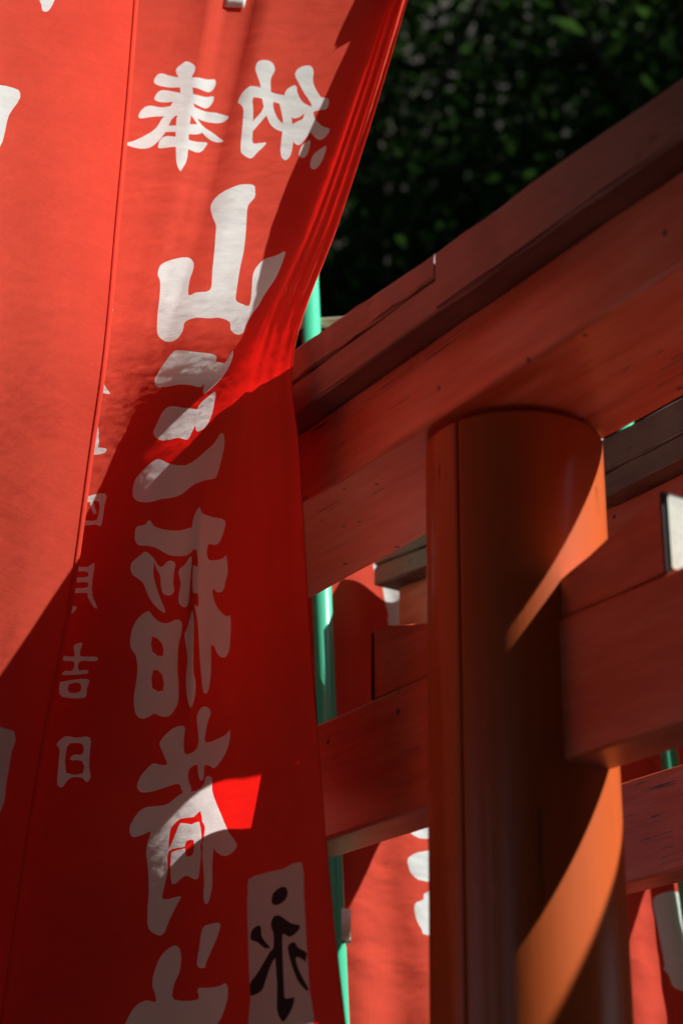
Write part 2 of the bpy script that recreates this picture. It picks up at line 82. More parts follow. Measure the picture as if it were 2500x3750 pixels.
class N:
    """small node-tree writer"""
    def __init__(s, name):
        s.m = bpy.data.materials.new(name); s.m.use_nodes = True; s.t = s.m.node_tree; s.t.nodes.clear()
        s.out = s.t.nodes.new('ShaderNodeOutputMaterial')
    def n(s, typ, **kw):
        x = s.t.nodes.new('ShaderNode'+typ)
        for k, v in kw.items():
            if k in x.inputs:
                i = x.inputs[k]
                if hasattr(v, 'bl_idname') or isinstance(v, bpy.types.NodeSocket): s.t.links.new(v, i)
                else: i.default_value = v
            else: setattr(x, k, v)
        return x
    def l(s, a, b): s.t.links.new(a, b)
    def coord(s, scale=(1,1,1), which='Object'):
        c = s.n('TexCoord'); m = s.n('Mapping'); s.l(c.outputs[which], m.inputs['Vector']); m.inputs['Scale'].default_value = scale; return m.outputs[0]
    def noise(s, vec, scale, detail=4, rough=.55):
        x = s.n('TexNoise', Scale=scale, Detail=detail, Roughness=rough); s.l(vec, x.inputs['Vector']); return x.outputs['Fac']
    def ramp(s, fac, stops):
        r = s.n('ValToRGB'); s.l(fac, r.inputs[0]); e = r.color_ramp.elements
        while len(e) < len(stops): e.new(.5)
        for q, (p, c) in zip(e, stops): q.position = p; q.color = (*c, 1) if len(c) == 3 else c
        return r.outputs[0]
    def mix(s, fac, a, b, blend='MIX'):
        x = s.n('Mix', data_type='RGBA', blend_type=blend)
        if isinstance(fac, bpy.types.NodeSocket): s.l(fac, x.inputs[0])
        else: x.inputs[0].default_value = fac
        for v, i in ((a, x.inputs[6]), (b, x.inputs[7])):
            if isinstance(v, bpy.types.NodeSocket): s.l(v, i)
            else: i.default_value = (*v, 1)
        return x.outputs[2]
    def bump(s, h, strength=.3, dist=.002, normal=None):
        b = s.n('Bump', Strength=strength, Distance=dist); s.l(h, b.inputs['Height'])
        if normal: s.l(normal, b.inputs['Normal'])
        return b.outputs[0]
    def principled(s, color, rough=.5, normal=None, spec=.5, coat=0, coat_rough=.1):
        p = s.n('BsdfPrincipled')
        if isinstance(color, bpy.types.NodeSocket): s.l(color, p.inputs['Base Color'])
        else: p.inputs['Base Color'].default_value = (*color, 1)
        if isinstance(rough, bpy.types.NodeSocket): s.l(rough, p.inputs['Roughness'])
        else: p.inputs['Roughness'].default_value = rough
        p.inputs['Specular IOR Level'].default_value = spec
        p.inputs['Coat Weight'].default_value = coat; p.inputs['Coat Roughness'].default_value = coat_rough
        if normal: s.l(normal, p.inputs['Normal'])
        s.l(p.outputs[0], s.out.inputs[0]); return p

def paint_material(name, base, worn, long_axis='x', rough=.42, spec=.5, streak=.5, coat=0, coat_rough=.3, chalk=(.5,.13,.08), chalk_amt=.5, dark=.72, brush=.28, spots=.50):
    w = N(name)
    lx = long_axis == 'x'
    v = w.coord((1.6, 26, 26) if lx else (26, 26, 1.6)); v1 = w.coord((1,1,1)); vf = w.coord((5, 160, 160) if lx else (160, 160, 5))
    g = w.noise(v, 3.0, 6, .62)                       # grain
    fine = w.noise(vf, 2.0, 4, .6)                    # brush marks
    big = w.noise(v1, 5.0, 4, .55); pat = w.noise(w.coord((2, 9, 9) if lx else (9, 9, 2)), 3.0, 5, .6)
    col = w.mix(w.ramp(g, [(.35, (0,0,0)), (.75, (1,1,1))]), base, tuple(c*dark for c in base))
    col = w.mix(w.ramp(big, [(.45, (0,0,0)), (.8, (.6,.6,.6))]), col, worn)
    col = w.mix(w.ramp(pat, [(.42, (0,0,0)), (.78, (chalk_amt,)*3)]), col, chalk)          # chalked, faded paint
    col = w.mix(w.ramp(fine, [(.42, (0,0,0)), (.62, (brush,)*3)]), col, tuple(c*.6 for c in base))
    # drying cracks along the grain
    ck = w.noise(w.coord((.55, 34, 34) if lx else (34, 34, .55)), 2.3, 2, .5)
    line = w.n('Math', operation='ABSOLUTE'); sub = w.n('Math', operation='SUBTRACT'); w.l(ck, sub.inputs[0]); sub.inputs[1].default_value = .5; w.l(sub.outputs[0], line.inputs[0])
    thin = w.n('Math', operation='LESS_THAN'); w.l(line.outputs[0], thin.inputs[0]); thin.inputs[1].default_value = .006
    msk = w.n('Math', operation='GREATER_THAN'); w.l(w.noise(v1, 6.0, 2), msk.inputs[0]); msk.inputs[1].default_value = .60
    crack = w.n('Math', operation='MULTIPLY'); w.l(thin.outputs[0], crack.inputs[0]); w.l(msk.outputs[0], crack.inputs[1])
    col = w.mix(crack.outputs[0], col, (.03, .012, .01))
    sp = w.n('TexVoronoi', Scale=24.0); w.l(v1, sp.inputs['Vector'])
    ns = w.noise(v1, 60.0, 2); add = w.n('Math', operation='MULTIPLY_ADD'); w.l(ns, add.inputs[0]); add.inputs[1].default_value = .10; w.l(sp.outputs['Distance'], add.inputs[2])
    spot = w.n('Math', operation='LESS_THAN'); w.l(add.outputs[0], spot.inputs[0]); spot.inputs[1].default_value = .135
    gate = w.n('Math', operation='GREATER_THAN'); w.l(w.noise(v1, 9.0, 2), gate.inputs[0]); gate.inputs[1].default_value = spots
    both = w.n('Math', operation='MULTIPLY'); w.l(spot.outputs[0], both.inputs[0]); w.l(gate.outputs[0], both.inputs[1])
    col = w.mix(both.outputs[0], col, (.03, .014, .012))  # nail holes and knots
    nrm = w.bump(g, streak, .0014); nrm = w.bump(fine, .25, .0006, nrm)
    r = w.n('MapRange'); w.l(g, r.inputs[0]); r.inputs[3].default_value = rough-.08; r.inputs[4].default_value = rough+.14
    w.principled(col, r.outputs[0], nrm, spec, coat, coat_rough)
    return w.m
M = {}
M['vermilion'] = paint_material('vermilion_paint', (.60, .076, .018), (.48, .052, .016), 'x', rough=.45, coat=.6, coat_rough=.3, chalk=(.78,.23,.15), chalk_amt=.65)
M['vermilion_faded_lit'] = paint_material('faded_vermilion_bounce_lit', (.66, .125, .045), (.56, .095, .035), 'x', rough=.42, coat=.7, coat_rough=.28, chalk=(.80,.34,.24), chalk_amt=.7)  # lintel paint: fading, plus the banners' bounce light put into the paler colour
M['vermilion_post'] = paint_material('vermilion_post_paint', (.46, .082, .011), (.41, .062, .012), 'z', rough=.6, spec=.15, streak=.10, coat=.55, coat_rough=.22, chalk=(.50,.10,.025), chalk_amt=.3, dark=.92, brush=.10, spots=.60)
def cap_material(name, base, worn):
    w = N(name); v = w.coord((1.2, 30, 30)); v1 = w.coord()
    g = w.noise(v, 3.0, 8, .65); b = w.noise(v1, 7.0, 5, .6); b2 = w.noise(w.coord((3,9,9)), 5.0, 6, .7)
    col = w.mix(w.ramp(g, [(.3,(0,0,0)),(.8,(1,1,1))]), base, tuple(c*.6 for c in base))
    col = w.mix(w.ramp(b, [(.45,(0,0,0)),(.7,(.75,.75,.75))]), col, worn)
    col = w.mix(w.ramp(b2, [(.62,(0,0,0)),(.72,(.8,.8,.8))]), col, (.02,.015,.013))
    w.principled(col, .55, w.bump(g, .6, .0016), .4, .5, .35); return w.m
M['cap_red'] = cap_material('weathered_cap_wood', (.24, .125, .105), (.26, .18, .155))
M['cap_grey'] = cap_material('weathered_grey_cap_wood', (.16, .11, .095), (.27, .23, .20))
w = N('white_end_paint'); nz = w.noise(w.coord((8,8,8)), 6, 6, .7)
w.principled(w.mix(w.ramp(nz, [(.4,(0,0,0)),(.75,(1,1,1))]), (.40,.44,.38), (.28,.31,.26)), .7, w.bump(nz,.5,.002)); M['white_end'] = w.m
w = N('black_edge'); w.principled((.012,.014,.014), .7); M['black_edge'] = w.m
def cloth_material(name, col, trans, mixf, crease=.22, var=.86, grain=.80):
    w = N(name); v = w.coord()
    fine = w.noise(w.coord((1,1,1)), 420, 2, .5); thread = w.noise(w.coord((900,900,70)), 1, 2, .5); weft = w.noise(w.coord((70,70,900)), 1, 2, .5)
    cr = w.noise(w.coord((12,12,26)), 1.6, 5, .55); blot = w.noise(v, 14, 4, .55)
    c = w.mix(w.ramp(blot, [(.35,(0,0,0)),(.7,(1,1,1))]), col, tuple(q*var for q in col))
    c = w.mix(w.ramp(fine, [(.3,(0,0,0)),(.7,(.55,.55,.55))]), c, tuple(q*grain for q in col))
    c = w.mix(w.ramp(w.noise(w.coord((130,130,16)), 1, 3, .6), [(.4,(0,0,0)),(.75,(.35,.35,.35))]), c, tuple(q*grain for q in col))
    a = w.n('Math', operation='ADD'); w.l(thread, a.inputs[0]); w.l(weft, a.inputs[1])
    nb = w.bump(a.outputs[0], .25, .0006); nb = w.bump(cr, crease, .012, nb)
    d = w.n('BsdfDiffuse', Roughness=.4); w.l(c, d.inputs['Color']); w.l(nb, d.inputs['Normal'])
    t = w.n('BsdfTranslucent'); t.inputs['Color'].default_value = (*trans, 1); w.l(nb, t.inputs['Normal'])
    mx = w.n('MixShader'); mx.inputs[0].default_value = mixf; w.l(d.outputs[0], mx.inputs[1]); w.l(t.outputs[0], mx.inputs[2])
    w.l(mx.outputs[0], w.out.inputs[0]); return w.m
M['red_cloth'] = cloth_material('red_cotton', (.95,.13,.078), (.99,.012,.009), .48, crease=.09)
M['white_print'] = cloth_material('white_print_cotton', (.92,.98,.95), (.97,.90,.87), .44, crease=.12, var=.95, grain=.93)
M['patch_cloth'] = cloth_material('white_patch_cotton', (.80,.80,.75), (.75,.55,.5), .35, .35, var=.93)
w = N('black_ink'); w.principled((.012,.012,.013), .8); M['ink'] = w.m
w = N('white_tape'); nz = w.noise(w.coord((60,60,60)), 6, 3); w.principled((.82,.82,.78), .8, w.bump(nz,.4,.001)); M['tape'] = w.m
w = N('hem_thread'); w.principled((.85,.12,.07), .8); M['hem'] = w.m
def pole_material(name, col, rough):
    w = N(name); nz = w.noise(w.coord((40,40,3)), 3, 3); w.principled(w.mix(nz, col, tuple(c*.8 for c in col)), rough, w.bump(nz,.08,.001), .5); return w.m
M['green_pole'] = pole_material('green_plastic', (.055,.47,.27), .28)
M['cream_rod'] = pole_material('cream_plastic', (.72,.64,.50), .4)
M['cap_plastic'] = pole_material('dark_plastic', (.03,.03,.03), .5)

# ------------------------------------------------------------------ ground and path (the setting)
def sheet(name, pts, z, mat, kind='structure'):
    bm = bmesh.new(); bm.faces.new([bm.verts.new((x, y, z)) for x, y in pts]); o = mesh_obj(name, bm, mat); o['kind'] = kind; return o
w = N('forest_soil'); b = w.noise(w.coord(), 3, 8, .65); w.principled(w.ramp(b, [(.3,(.022,.018,.012)),(.7,(.05,.04,.028))]), .9, w.bump(b,.6,.03)); M['soil'] = w.m
w = N('path_stone'); b = w.noise(w.coord(), 40, 6, .7); b2 = w.noise(w.coord(), 2, 3); w.principled(w.mix(b2, w.ramp(b, [(.3,(.045,.043,.04)),(.75,(.085,.082,.075))]), (.05,.048,.042)), .8, w.bump(b,.4,.004)); M['stone'] = w.m
sheet('ground', [(-600,-600),(600,-600),(600,600),(-600,600)], 0, M['soil'])

ANG = math.radians(90 + 32.446)                # direction of the gate beams
DX = Vector((math.cos(ANG), math.sin(ANG), 0)) # along the beams
DP = Vector((math.cos(math.radians(32.446)), math.sin(math.radians(32.446)), 0))   # along the path, away from the camera
def frame_pt(c, D, z=0): return DX*c + DP*D + Vector((0,0,z))
path_mid = .456
bm = bmesh.new(); vr = []
for D, z in ((-8,.004),(1.1,.004),(3.1,.164),(14,1.0)):
    vr.append([bm.verts.new(frame_pt(path_mid+s, D, z)) for s in (1.25, -1.25)])
for q0, q1 in zip(vr, vr[1:]): bm.faces.new((q0[0], q0[1], q1[1], q1[0]))
mesh_obj('path', bm, M['stone'])['kind'] = 'structure'

# ------------------------------------------------------------------ torii gates
def beam(name, x0, x1, y0, y1, z0, z1, mat, parent, bev=.004, segs=24, jit=.0006, taper=None, seed=0, rise=None):
    """long board: bevelled box cut along its length, corners a little uneven"""
    r = random.Random(seed)
    bm = bmesh.new(); rings = []
    for i in range(segs+1):
        t = i/segs; x = x0+(x1-x0)*t
        zz1 = (z1(x) if callable(z1) else z1) if taper is None else taper[0]+(taper[1]-taper[0])*t
        zz0 = z0(x) if callable(z0) else z0; up = 0
        j = lambda: r.uniform(-jit, jit)
        b = bev
        prof = [(y0+b,zz0),(y1-b,zz0),(y1-b*.3,zz0+b*.3),(y1,zz0+b),(y1,zz1-b),(y1-b*.3,zz1-b*.3),(y1-b,zz1),(y0+b,zz1),(y0+b*.3,zz1-b*.3),(y0,zz1-b),(y0,zz0+b),(y0+b*.3,zz0+b*.3)]
        rings.append([bm.verts.new((x, py+j(), pz+j()+up)) for py, pz in prof])
    for a, b2 in zip(rings, rings[1:]):
        for k in range(12): bm.faces.new((a[k], a[(k+1)%12], b2[(k+1)%12], b2[k]))
    bm.faces.new(rings[0][::-1]); bm.faces.new(rings[-1])
    bmesh.ops.recalc_face_normals(bm, faces=bm.faces)
    o = mesh_obj(name, bm, mat, parent); return o
def post_mesh(name, x, r, z0, z1, mat, parent, groove_deg):
    bm = bmesh.new(); zs = [z0, z0+.004, 0, .3, .8, 1.2, 1.6, 2.0, z1-.012, z1-.0085, z1-.008, z1]
    g = math.radians(groove_deg); rings = []
    angs = sorted([2*math.pi*k/112 % (2*math.pi) for k in range(112)]+[(g+q) % (2*math.pi) for q in (-.034,-.02,-.011,-.004,.004,.011,.02,.034)]); nseg = len(angs)
    for z in zs:
        rr = r*(1.03-.03*min(1, max(0, z/z1))*1.0)
        if z >= z1-.0082: rr = r*.80
        ring = []
        for k in range(nseg):
            a = angs[k]; dlt = abs((a-g+math.pi) % (2*math.pi)-math.pi)*r
            ring.append(bm.verts.new((x+math.cos(a)*(rr-.0045*math.exp(-(dlt/.0011)**2)), math.sin(a)*(rr-.0045*math.exp(-(dlt/.0011)**2)), z)))
        rings.append(ring)
    for a, b in zip(rings, rings[1:]):
        for k in range(nseg): bm.faces.new((a[k], a[(k+1)%nseg], b[(k+1)%nseg], b[k]))
    bm.faces.new(rings[0][::-1]); bm.faces.new(rings[-1])
    return mesh_obj(name, bm, mat, parent, smooth=True)
HALF = .95                                     # pillar axis from the gate centre
def make_gate(label, cap, seed, joint, low0, low1, far_top, near_seam, near_top, lift=0, near_front=.9842):
    root = empty('torii_gate', frame_pt(path_mid, 1.125), ANG)
    tag(root, label, 'torii gate', 'vermilion torii gates across the path')
    E = EYE; y = lambda D: 1.125-D             # local y from distance along the path
    Z = lambda h: E+h
    over = 1.02
    for s in (1, -1):
        pr = post_mesh('pillar', s*HALF, .100, -.35, Z(.856+lift), M['vermilion_post'], root, 103.8)
        bm = bmesh.new()                        # black foot collar
        n_ = 48; ra = []
        for z, r_ in ((-.3,.108),(-.296,.111),(.16,.111),(.166,.104)):
            ra.append([bm.verts.new((s*HALF+math.cos(2*math.pi*k/n_)*r_, math.sin(2*math.pi*k/n_)*r_, z)) for k in range(n_)])
        for a, b in zip(ra, ra[1:]):
            for k in range(n_): bm.faces.new((a[k], a[(k+1)%n_], b[(k+1)%n_], b[k]))
        mesh_obj('foot_collar', bm, M['black_edge'], pr, smooth=True)
    xe = HALF+over; F = lambda g: (lambda x: Z(g(x)))
    beam('lintel', -xe+.03, xe-.03, y(1.2045), y(1.018), Z(.856+lift), F(lambda x: low0(x)-.0006), M['vermilion_faded_lit'], root, .0045, 60, .0006, seed=seed)
    beam('cap_board_lower', -xe, xe, y(1.245), y(.985), F(low0), F(low1), cap, root, .003, 70, .0011, seed=seed+2)
    beam('cap_board_upper', joint+.003, xe, y(1.246), y(.9845), F(lambda x: low1(x)+.0025), F(far_top), cap, root, .004, 40, .0014, seed=seed+3)
    beam('cap_board_upper', -xe, joint-.003, y(1.246), y(near_front), F(lambda x: low1(x)+near_seam), F(near_top), cap, root, .004, 50, .0013, seed=seed+4)
    beam('tie_beam', -HALF-.60, HALF+.60, y(1.163), y(1.10), Z(.459), Z(.609), M['vermilion'], root, .004, 36, .0006, seed=seed+5)
    beam('centre_strut', -.06, .06, y(1.155), y(1.108), Z(.6093), Z(.8558+lift), M['vermilion'], root, .003, 4, .0004, seed=seed+6)
    for s in (1, -1):
        for q, (xa, xb) in enumerate(((.088, .252), (-.088, -.254))):
            x0, x1 = s*HALF+s*xa, s*HALF+s*xb; wl = .009 if q == 0 else 0
            wd = beam('wedge', x0, x1, y(1.158), y(1.103), Z(.6105), Z(.7), M['vermilion'], root, .003, 6, .0008, taper=(Z(.652+wl), Z(.694+wl)), seed=seed+7+q)
            dirx = 1 if x1 > x0 else -1
            bm = bmesh.new()                    # end face painted white with a dark border
            bmesh.ops.create_cube(bm, size=1)
            bmesh.ops.scale(bm, vec=(.004, .057, .085), verts=bm.verts)
            bmesh.ops.translate(bm, vec=(x1+dirx*.0021, y(1.1305), Z(.6525)), verts=bm.verts)
            bmesh.ops.bevel(bm, geom=bm.edges[:], offset=.0015, segments=1)
            eb = mesh_obj('end_border', bm, M['black_edge'], wd)
            bm = bmesh.new(); bmesh.ops.create_cube(bm, size=1)
            bmesh.ops.scale(bm, vec=(.004, .049, .077), verts=bm.verts)
            bmesh.ops.translate(bm, vec=(x1+dirx*.0052, y(1.1305), Z(.6525)), verts=bm.verts)
            bmesh.ops.bevel(bm, geom=bm.edges[:], offset=.0015, segments=2)
            mesh_obj('end_panel', bm, M['white_end'], wd)
    return root
# caps_split is in gate coordinates: positive x is the far end of the beams
gate_a = make_gate('vermilion gate with dark red split cap boards behind the large lettered banner', M['cap_red'], 11, 1.36-path_mid,
                   lambda x: .9585, lambda x: 1.002, lambda x: 1.036+.05*(x-.9), -.040, lambda x: float(np.interp(x, [-2, .2, .5, .7, .9], [1.010, 1.011, 1.019, 1.030, 1.033])), 0, .9815)
sweep = lambda x: .038*max(0, (abs(x)-1.35)/.46)
gate_b = make_gate('vermilion gate with weathered grey cap boards, next along the path', M['cap_grey'], 23, .05,
                   lambda x: 1.004+sweep(x), lambda x: 1.040+sweep(x), lambda x: 1.098+sweep(x), .0025, lambda x: 1.098+sweep(x), .05)
gate_b.location = frame_pt(path_mid, 1.125+.63, .05)
gate_c = copy_tree(gate_b); gate_c.location = frame_pt(path_mid, 1.125+1.27, .10); gate_c['label'] = 'vermilion gate standing third along the path beyond the grey capped one'
gate_d = copy_tree(gate_b); gate_d.location = frame_pt(path_mid, 1.125+1.91, .15); gate_d['label'] = 'vermilion gate standing fourth along the path beyond the third'

# ------------------------------------------------------------------ banners
def cubic(nodes, x):
    nn = len(nodes); ext = np.concatenate([[2*nodes[0]-nodes[1]], nodes, [2*nodes[-1]-nodes[-2]]])
    i = np.clip(np.floor(x).astype(int), 0, nn-2); f = (x-i).reshape((-1,)+(1,)*(nodes.ndim-1))
    p0, p1, p2, p3 = ext[i], ext[i+1], ext[i+2], ext[i+3]
    return .5*(2*p1+(p2-p0)*f+(2*p0-5*p1+4*p2-p3)*f*f+(3*p1-p0-3*p2+p3)*f**3)
def surface(G, u, v):
    rows = cubic(G, v); c = rows.shape[1]
    ext = np.concatenate([2*rows[:,:1]-rows[:,1:2], rows, 2*rows[:,-1:]-rows[:,-2:-1]], 1)
    i = np.clip(np.floor(u).astype(int), 0, c-2); f = (u-i)[:,None]; k = np.arange(len(u))
    p0, p1, p2, p3 = ext[k,i], ext[k,i+1], ext[k,i+2], ext[k,i+3]
    return .5*(2*p1+(p2-p0)*f+(2*p0-5*p1+4*p2-p3)*f*f+(3*p1-p0-3*p2+p3)*f**3)
def smooth_outline(poly, sub=3):
    q = np.array(poly, float); out = []; n_ = len(q)
    for i in range(n_):
        p0, p1, p2, p3 = q[i-1], q[i], q[(i+1)%n_], q[(i+2)%n_]
        for k in range(sub):
            t = k/sub; out.append(.5*(2*p1+(p2-p0)*t+(2*p0-5*p1+4*p2-p3)*t*t+(3*p1-p0-3*p2+p3)*t**3))
    return np.array(out)
def inside(poly, pts):
    x, y = pts[:,0], pts[:,1]; r = np.zeros(len(pts), bool); j = len(poly)-1
    for i in range(len(poly)):
        xi, yi = poly[i]; xj, yj = poly[j]
        if yi != yj:
            r ^= ((yi > y) != (yj > y)) & (x < (xj-xi)*(y-yi)/(yj-yi)+xi)
        j = i
    return r
def cloth(root, G, fold, prints, holes, patch, ink, mats, nu, nv):
    """cloth sheet whose lettering is cut into the weave as its own faces"""
    G = np.array(G); rows, cols = G.shape[:2]; SU, SV = .1, .22
    U, V = np.meshgrid(np.linspace(0, cols-1, nu), np.linspace(0, rows-1, nv)); gp = np.stack([U.ravel(), V.ravel()], 1)
    pts = [tuple(q) for q in gp]; edges = []
    idx = lambda i, j: i*nu+j
    for j in range(nu-1): edges += [(idx(0,j), idx(0,j+1)), (idx(nv-1,j), idx(nv-1,j+1))]
    for i in range(nv-1): edges += [(idx(i,0), idx(i+1,0)), (idx(i,nu-1), idx(i+1,nu-1))]
    lay = {}
    for key, ps, sub in (('print', prints, 3), ('hole', holes, 2), ('patch', patch, 2), ('ink', ink, 3)):
        lay[key] = []
        for pl in ps:
            o = smooth_outline(pl, sub); o[:,0] = np.clip(o[:,0], .02, cols-1.02); o[:,1] = np.clip(o[:,1], .002, rows-1.002)
            lay[key].append(o); b = len(pts); pts += [tuple(q) for q in o]; edges += [(b+k, b+(k+1)%len(o)) for k in range(len(o))]
    vin = [Vector((q[0]*SU, q[1]*SV)) for q in pts]
    vo, eo, fo, *_ = delaunay_2d_cdt(vin, edges, [], 0, 1e-6)
    uv = np.array([(q.x/SU, q.y/SV) for q in vo]); uv[:,0] = np.clip(uv[:,0], 0, cols-1); uv[:,1] = np.clip(uv[:,1], 0, rows-1)
    P = lambda a: surface(G, a[:,0], a[:,1]) + fold(a[:,0], a[:,1])
    co = P(uv); e = 2e-3
    du = P(uv+[e,0])-P(uv-[e,0]); dv = P(uv+[0,e])-P(uv-[0,e]); nr = np.cross(dv, du); nr /= np.linalg.norm(nr, axis=1)[:,None]
    fl = [f for f in fo if len(f) == 3]; cen = np.array([uv[list(f)].mean(0) for f in fl])
    cls = np.zeros(len(fl), int)
    for o in lay['print']: cls[inside(o, cen)] = 1
    for o in lay['hole']: cls[inside(o, cen)] = 0
    pc = np.zeros(len(fl), bool)
    for o in lay['patch']: pc |= inside(o, cen)
    ic = np.zeros(len(fl), bool)
    for o in lay['ink']: ic |= inside(o, cen) & pc
    def build(name, sel, slot, ms):
        used = sorted({i for k in sel for i in fl[k]}); mp = {a: b for b, a in enumerate(used)}
        me = bpy.data.meshes.new(name)
        fs = []
        for k in sel:
            f = fl[k]; a, b, c = (uv[i] for i in f)
            if (b[0]-a[0])*(c[1]-a[1])-(b[1]-a[1])*(c[0]-a[0]) > 0: f = [f[0], f[2], f[1]]
            fs.append([mp[i] for i in f])
        me.from_pydata([tuple(co[i]) for i in used], [], fs)
        for m_ in ms: me.materials.append(m_)
        me.polygons.foreach_set('material_index', [int(slot[k]) for k in sel]); me.polygons.foreach_set('use_smooth', [True]*len(sel))
        s = 1 if np.dot(np.mean([me.polygons[i].normal for i in range(0, len(sel), 7)], axis=0), np.mean(nr[used], axis=0)) > 0 else -1
        me.normals_split_custom_set_from_vertices([tuple(s*nr[i]) for i in used])
        o = bpy.data.objects.new(name, me); link(o, root); return o
    allk = np.arange(len(fl))
    build('cloth', allk[~pc], cls, [mats[0], mats[1]])
    if pc.any(): build('name_patch', allk[pc], ic.astype(int), [mats[2], mats[3]])
    return P
def tube(name, pts, r, mat, parent, seg=16, cap=True):
    bm = bmesh.new(); pts = [Vector(p) for p in pts]; rings = []
    for i, p_ in enumerate(pts):
        t = (pts[min(i+1, len(pts)-1)]-pts[max(i-1, 0)]).normalized(); a = t.orthogonal().normalized() if abs(t.z) > .9 else t.cross(Vector((0,0,1))).normalized()
        b = t.cross(a); rings.append([bm.verts.new(p_+(a*math.cos(2*math.pi*k/seg)+b*math.sin(2*math.pi*k/seg))*r) for k in range(seg)])
    for a, b in zip(rings, rings[1:]):
        for k in range(seg): bm.faces.new((a[k], a[(k+1)%seg], b[(k+1)%seg], b[k]))
    if cap: bm.faces.new(rings[0][::-1]); bm.faces.new(rings[-1])
    bmesh.ops.recalc_face_normals(bm, faces=bm.faces)
    return mesh_obj(name, bm, mat, parent, smooth=seg > 8)
def hem(P, cols, rows, side, parent, width=.008):
    """turned and stitched edge: a second layer of cloth over the border"""
    v = np.linspace(0, rows-1, 200); ue = cols-1 if side else 0; s = -1 if side else 1
    a0 = P(np.stack([np.full_like(v, ue), v], 1)); a1 = P(np.stack([np.full_like(v, ue+s*.05), v], 1)); du = .05*width/np.linalg.norm(a1-a0, axis=1)
    ins = P(np.stack([ue+s*du, v], 1)); mid = P(np.stack([ue+s*du*.5, v], 1)); off = np.array([0, -.0007, .0001]); out = a0+(a0-a1)*.004
    bm = bmesh.new(); cols_ = [a0-off*.9, out, a0+off, mid+off*1.5, ins+off*1.1, ins+off*.1]
    vs_ = [[bm.verts.new(q) for q in c] for c in cols_]
    for x, y_ in zip(vs_, vs_[1:]):
        for k in range(len(v)-1): bm.faces.new((x[k], x[k+1], y_[k+1], y_[k]))
    return mesh_obj('hem', bm, M['red_cloth'], parent, smooth=True)
def loop_tab(P, u, v0, rod_pt, rod_r, width, parent, below=.03):
    """folded white tape sewn to the cloth and passed over the rod"""
    a = P(np.array([[u, v0]]))[0]; a = Vector(a); t = Vector(P(np.array([[u+.02, v0]]))[0])-a; t.z *= .3; t.normalize()
    rp = Vector(rod_pt); f = Vector((-t.y, t.x, 0)); f = f if f.y < 0 else -f; f.normalize()
    nst = 8; along = [Vector(q) for q in P(np.array([[u, v0*(1-k/nst)] for k in range(nst+1)]))]
    prof = [q+f*.005 for q in along]
    for k in range(9):
        ang = math.pi*k/8; prof.append(rp+f*math.cos(ang)*(rod_r+.002)+Vector((0,0,1))*math.sin(ang)*(rod_r+.002))
    prof += [q-f*.005 for q in along[::-1]]
    bm = bmesh.new(); rr = random.Random(3)
    n_ = 7; grid = [[bm.verts.new(p_+t*((k/(n_-1)-.5)*width)+f*(rr.uniform(-.0006,.0006) if 0 < k < n_-1 else 0)) for k in range(n_)] for p_ in prof]
    for x, y_ in zip(grid, grid[1:]):
        for k in range(n_-1): bm.faces.new((x[k], x[k+1], y_[k+1], y_[k]))
    o = mesh_obj('loop_tab', bm, M['tape'], parent, smooth=True)
    s = o.modifiers.new('thickness', 'SOLIDIFY'); s.thickness = .0012; return o
def ridge(x, c, w_): return np.exp(-((x-c)/w_)**2)
def wrinkle(u, v, su, sv, amp, seed):
    return np.array([noise.noise(Vector((a*su+seed, b*sv, seed*.37))) for a, b in zip(u, v)])*amp
def towards(a): # displacement towards the viewer's side of the cloth
    return np.stack([a*.1, -a, a*.1], 1)
def fold_front(u, v):
    top = np.clip(1-(v-.1)/3.2, 0, 1); near = np.exp(-np.clip(v-.1, 0, 9)*1.1)
    a = -.010*ridge(u, 1.10+.03*v, .10)*top + .008*ridge(u, .93-.02*v, .10)*top + .008*ridge(u, 1.28+.05*v, .11)*top
    a += .004*np.sin((u-1.07)*38)*ridge(u, 1.07, .22)*near
    t2 = np.clip(1-v/3.0, 0, 1)
    a += .0045*np.sin(u*15.5+.5*v)*np.clip((u-2.4)/.5, 0, 1)*(.25+t2)
    deep = np.clip((v-4.1)/.8, 0, 1)*np.clip((6.2-v)/1.2, 0, 1)
    a += (-.016*ridge(u, 2.0, .09)+.004*ridge(u, 1.75, .12))*deep+.004*np.sin(u*5.2+v*.5+1.1)*np.clip((v-3)/2, 0, 1)
    a += wrinkle(u, v, 3.0, 9, .0011, 3.1)*np.clip(1.4-v*.16, .3, 1)+wrinkle(u, v, 7, 22, .00045, 8.2)+wrinkle(u, v, 16, 60, .00022, 6.6)
    return towards(a)
def fold_side(u, v):
    a = .010*np.sin(u*2.2+.15*v)+.004*np.sin(u*5.5-.2*v+1)+wrinkle(u, v, 2.0, 3, .0012, 5.7)+wrinkle(u, v, 9, 22, .0003, 1.9)+wrinkle(u, v, 18, 60, .00012, 7.9)
    a *= np.clip((3-u)/.5, .15, 1)
    return towards(a)
def fold_rear(u, v):
    a = .010*np.sin(u*3.4+.3*v)+.005*np.sin(u*8-.4*v+2)+wrinkle(u, v, 3, 5, .002, 2.2)+wrinkle(u, v, 8, 16, .0006, 4.4)
    return towards(a)
def pole_with_tip(root, a, b, r):
    tube('pole', [a, b], r, M['green_pole'], root, seg=40)
    bm = bmesh.new(); bmesh.ops.create_uvsphere(bm, u_segments=24, v_segments=12, radius=r*1.12); bmesh.ops.translate(bm, vec=b, verts=bm.verts)
    mesh_obj('tip', bm, M['cap_plastic'], root, smooth=True)

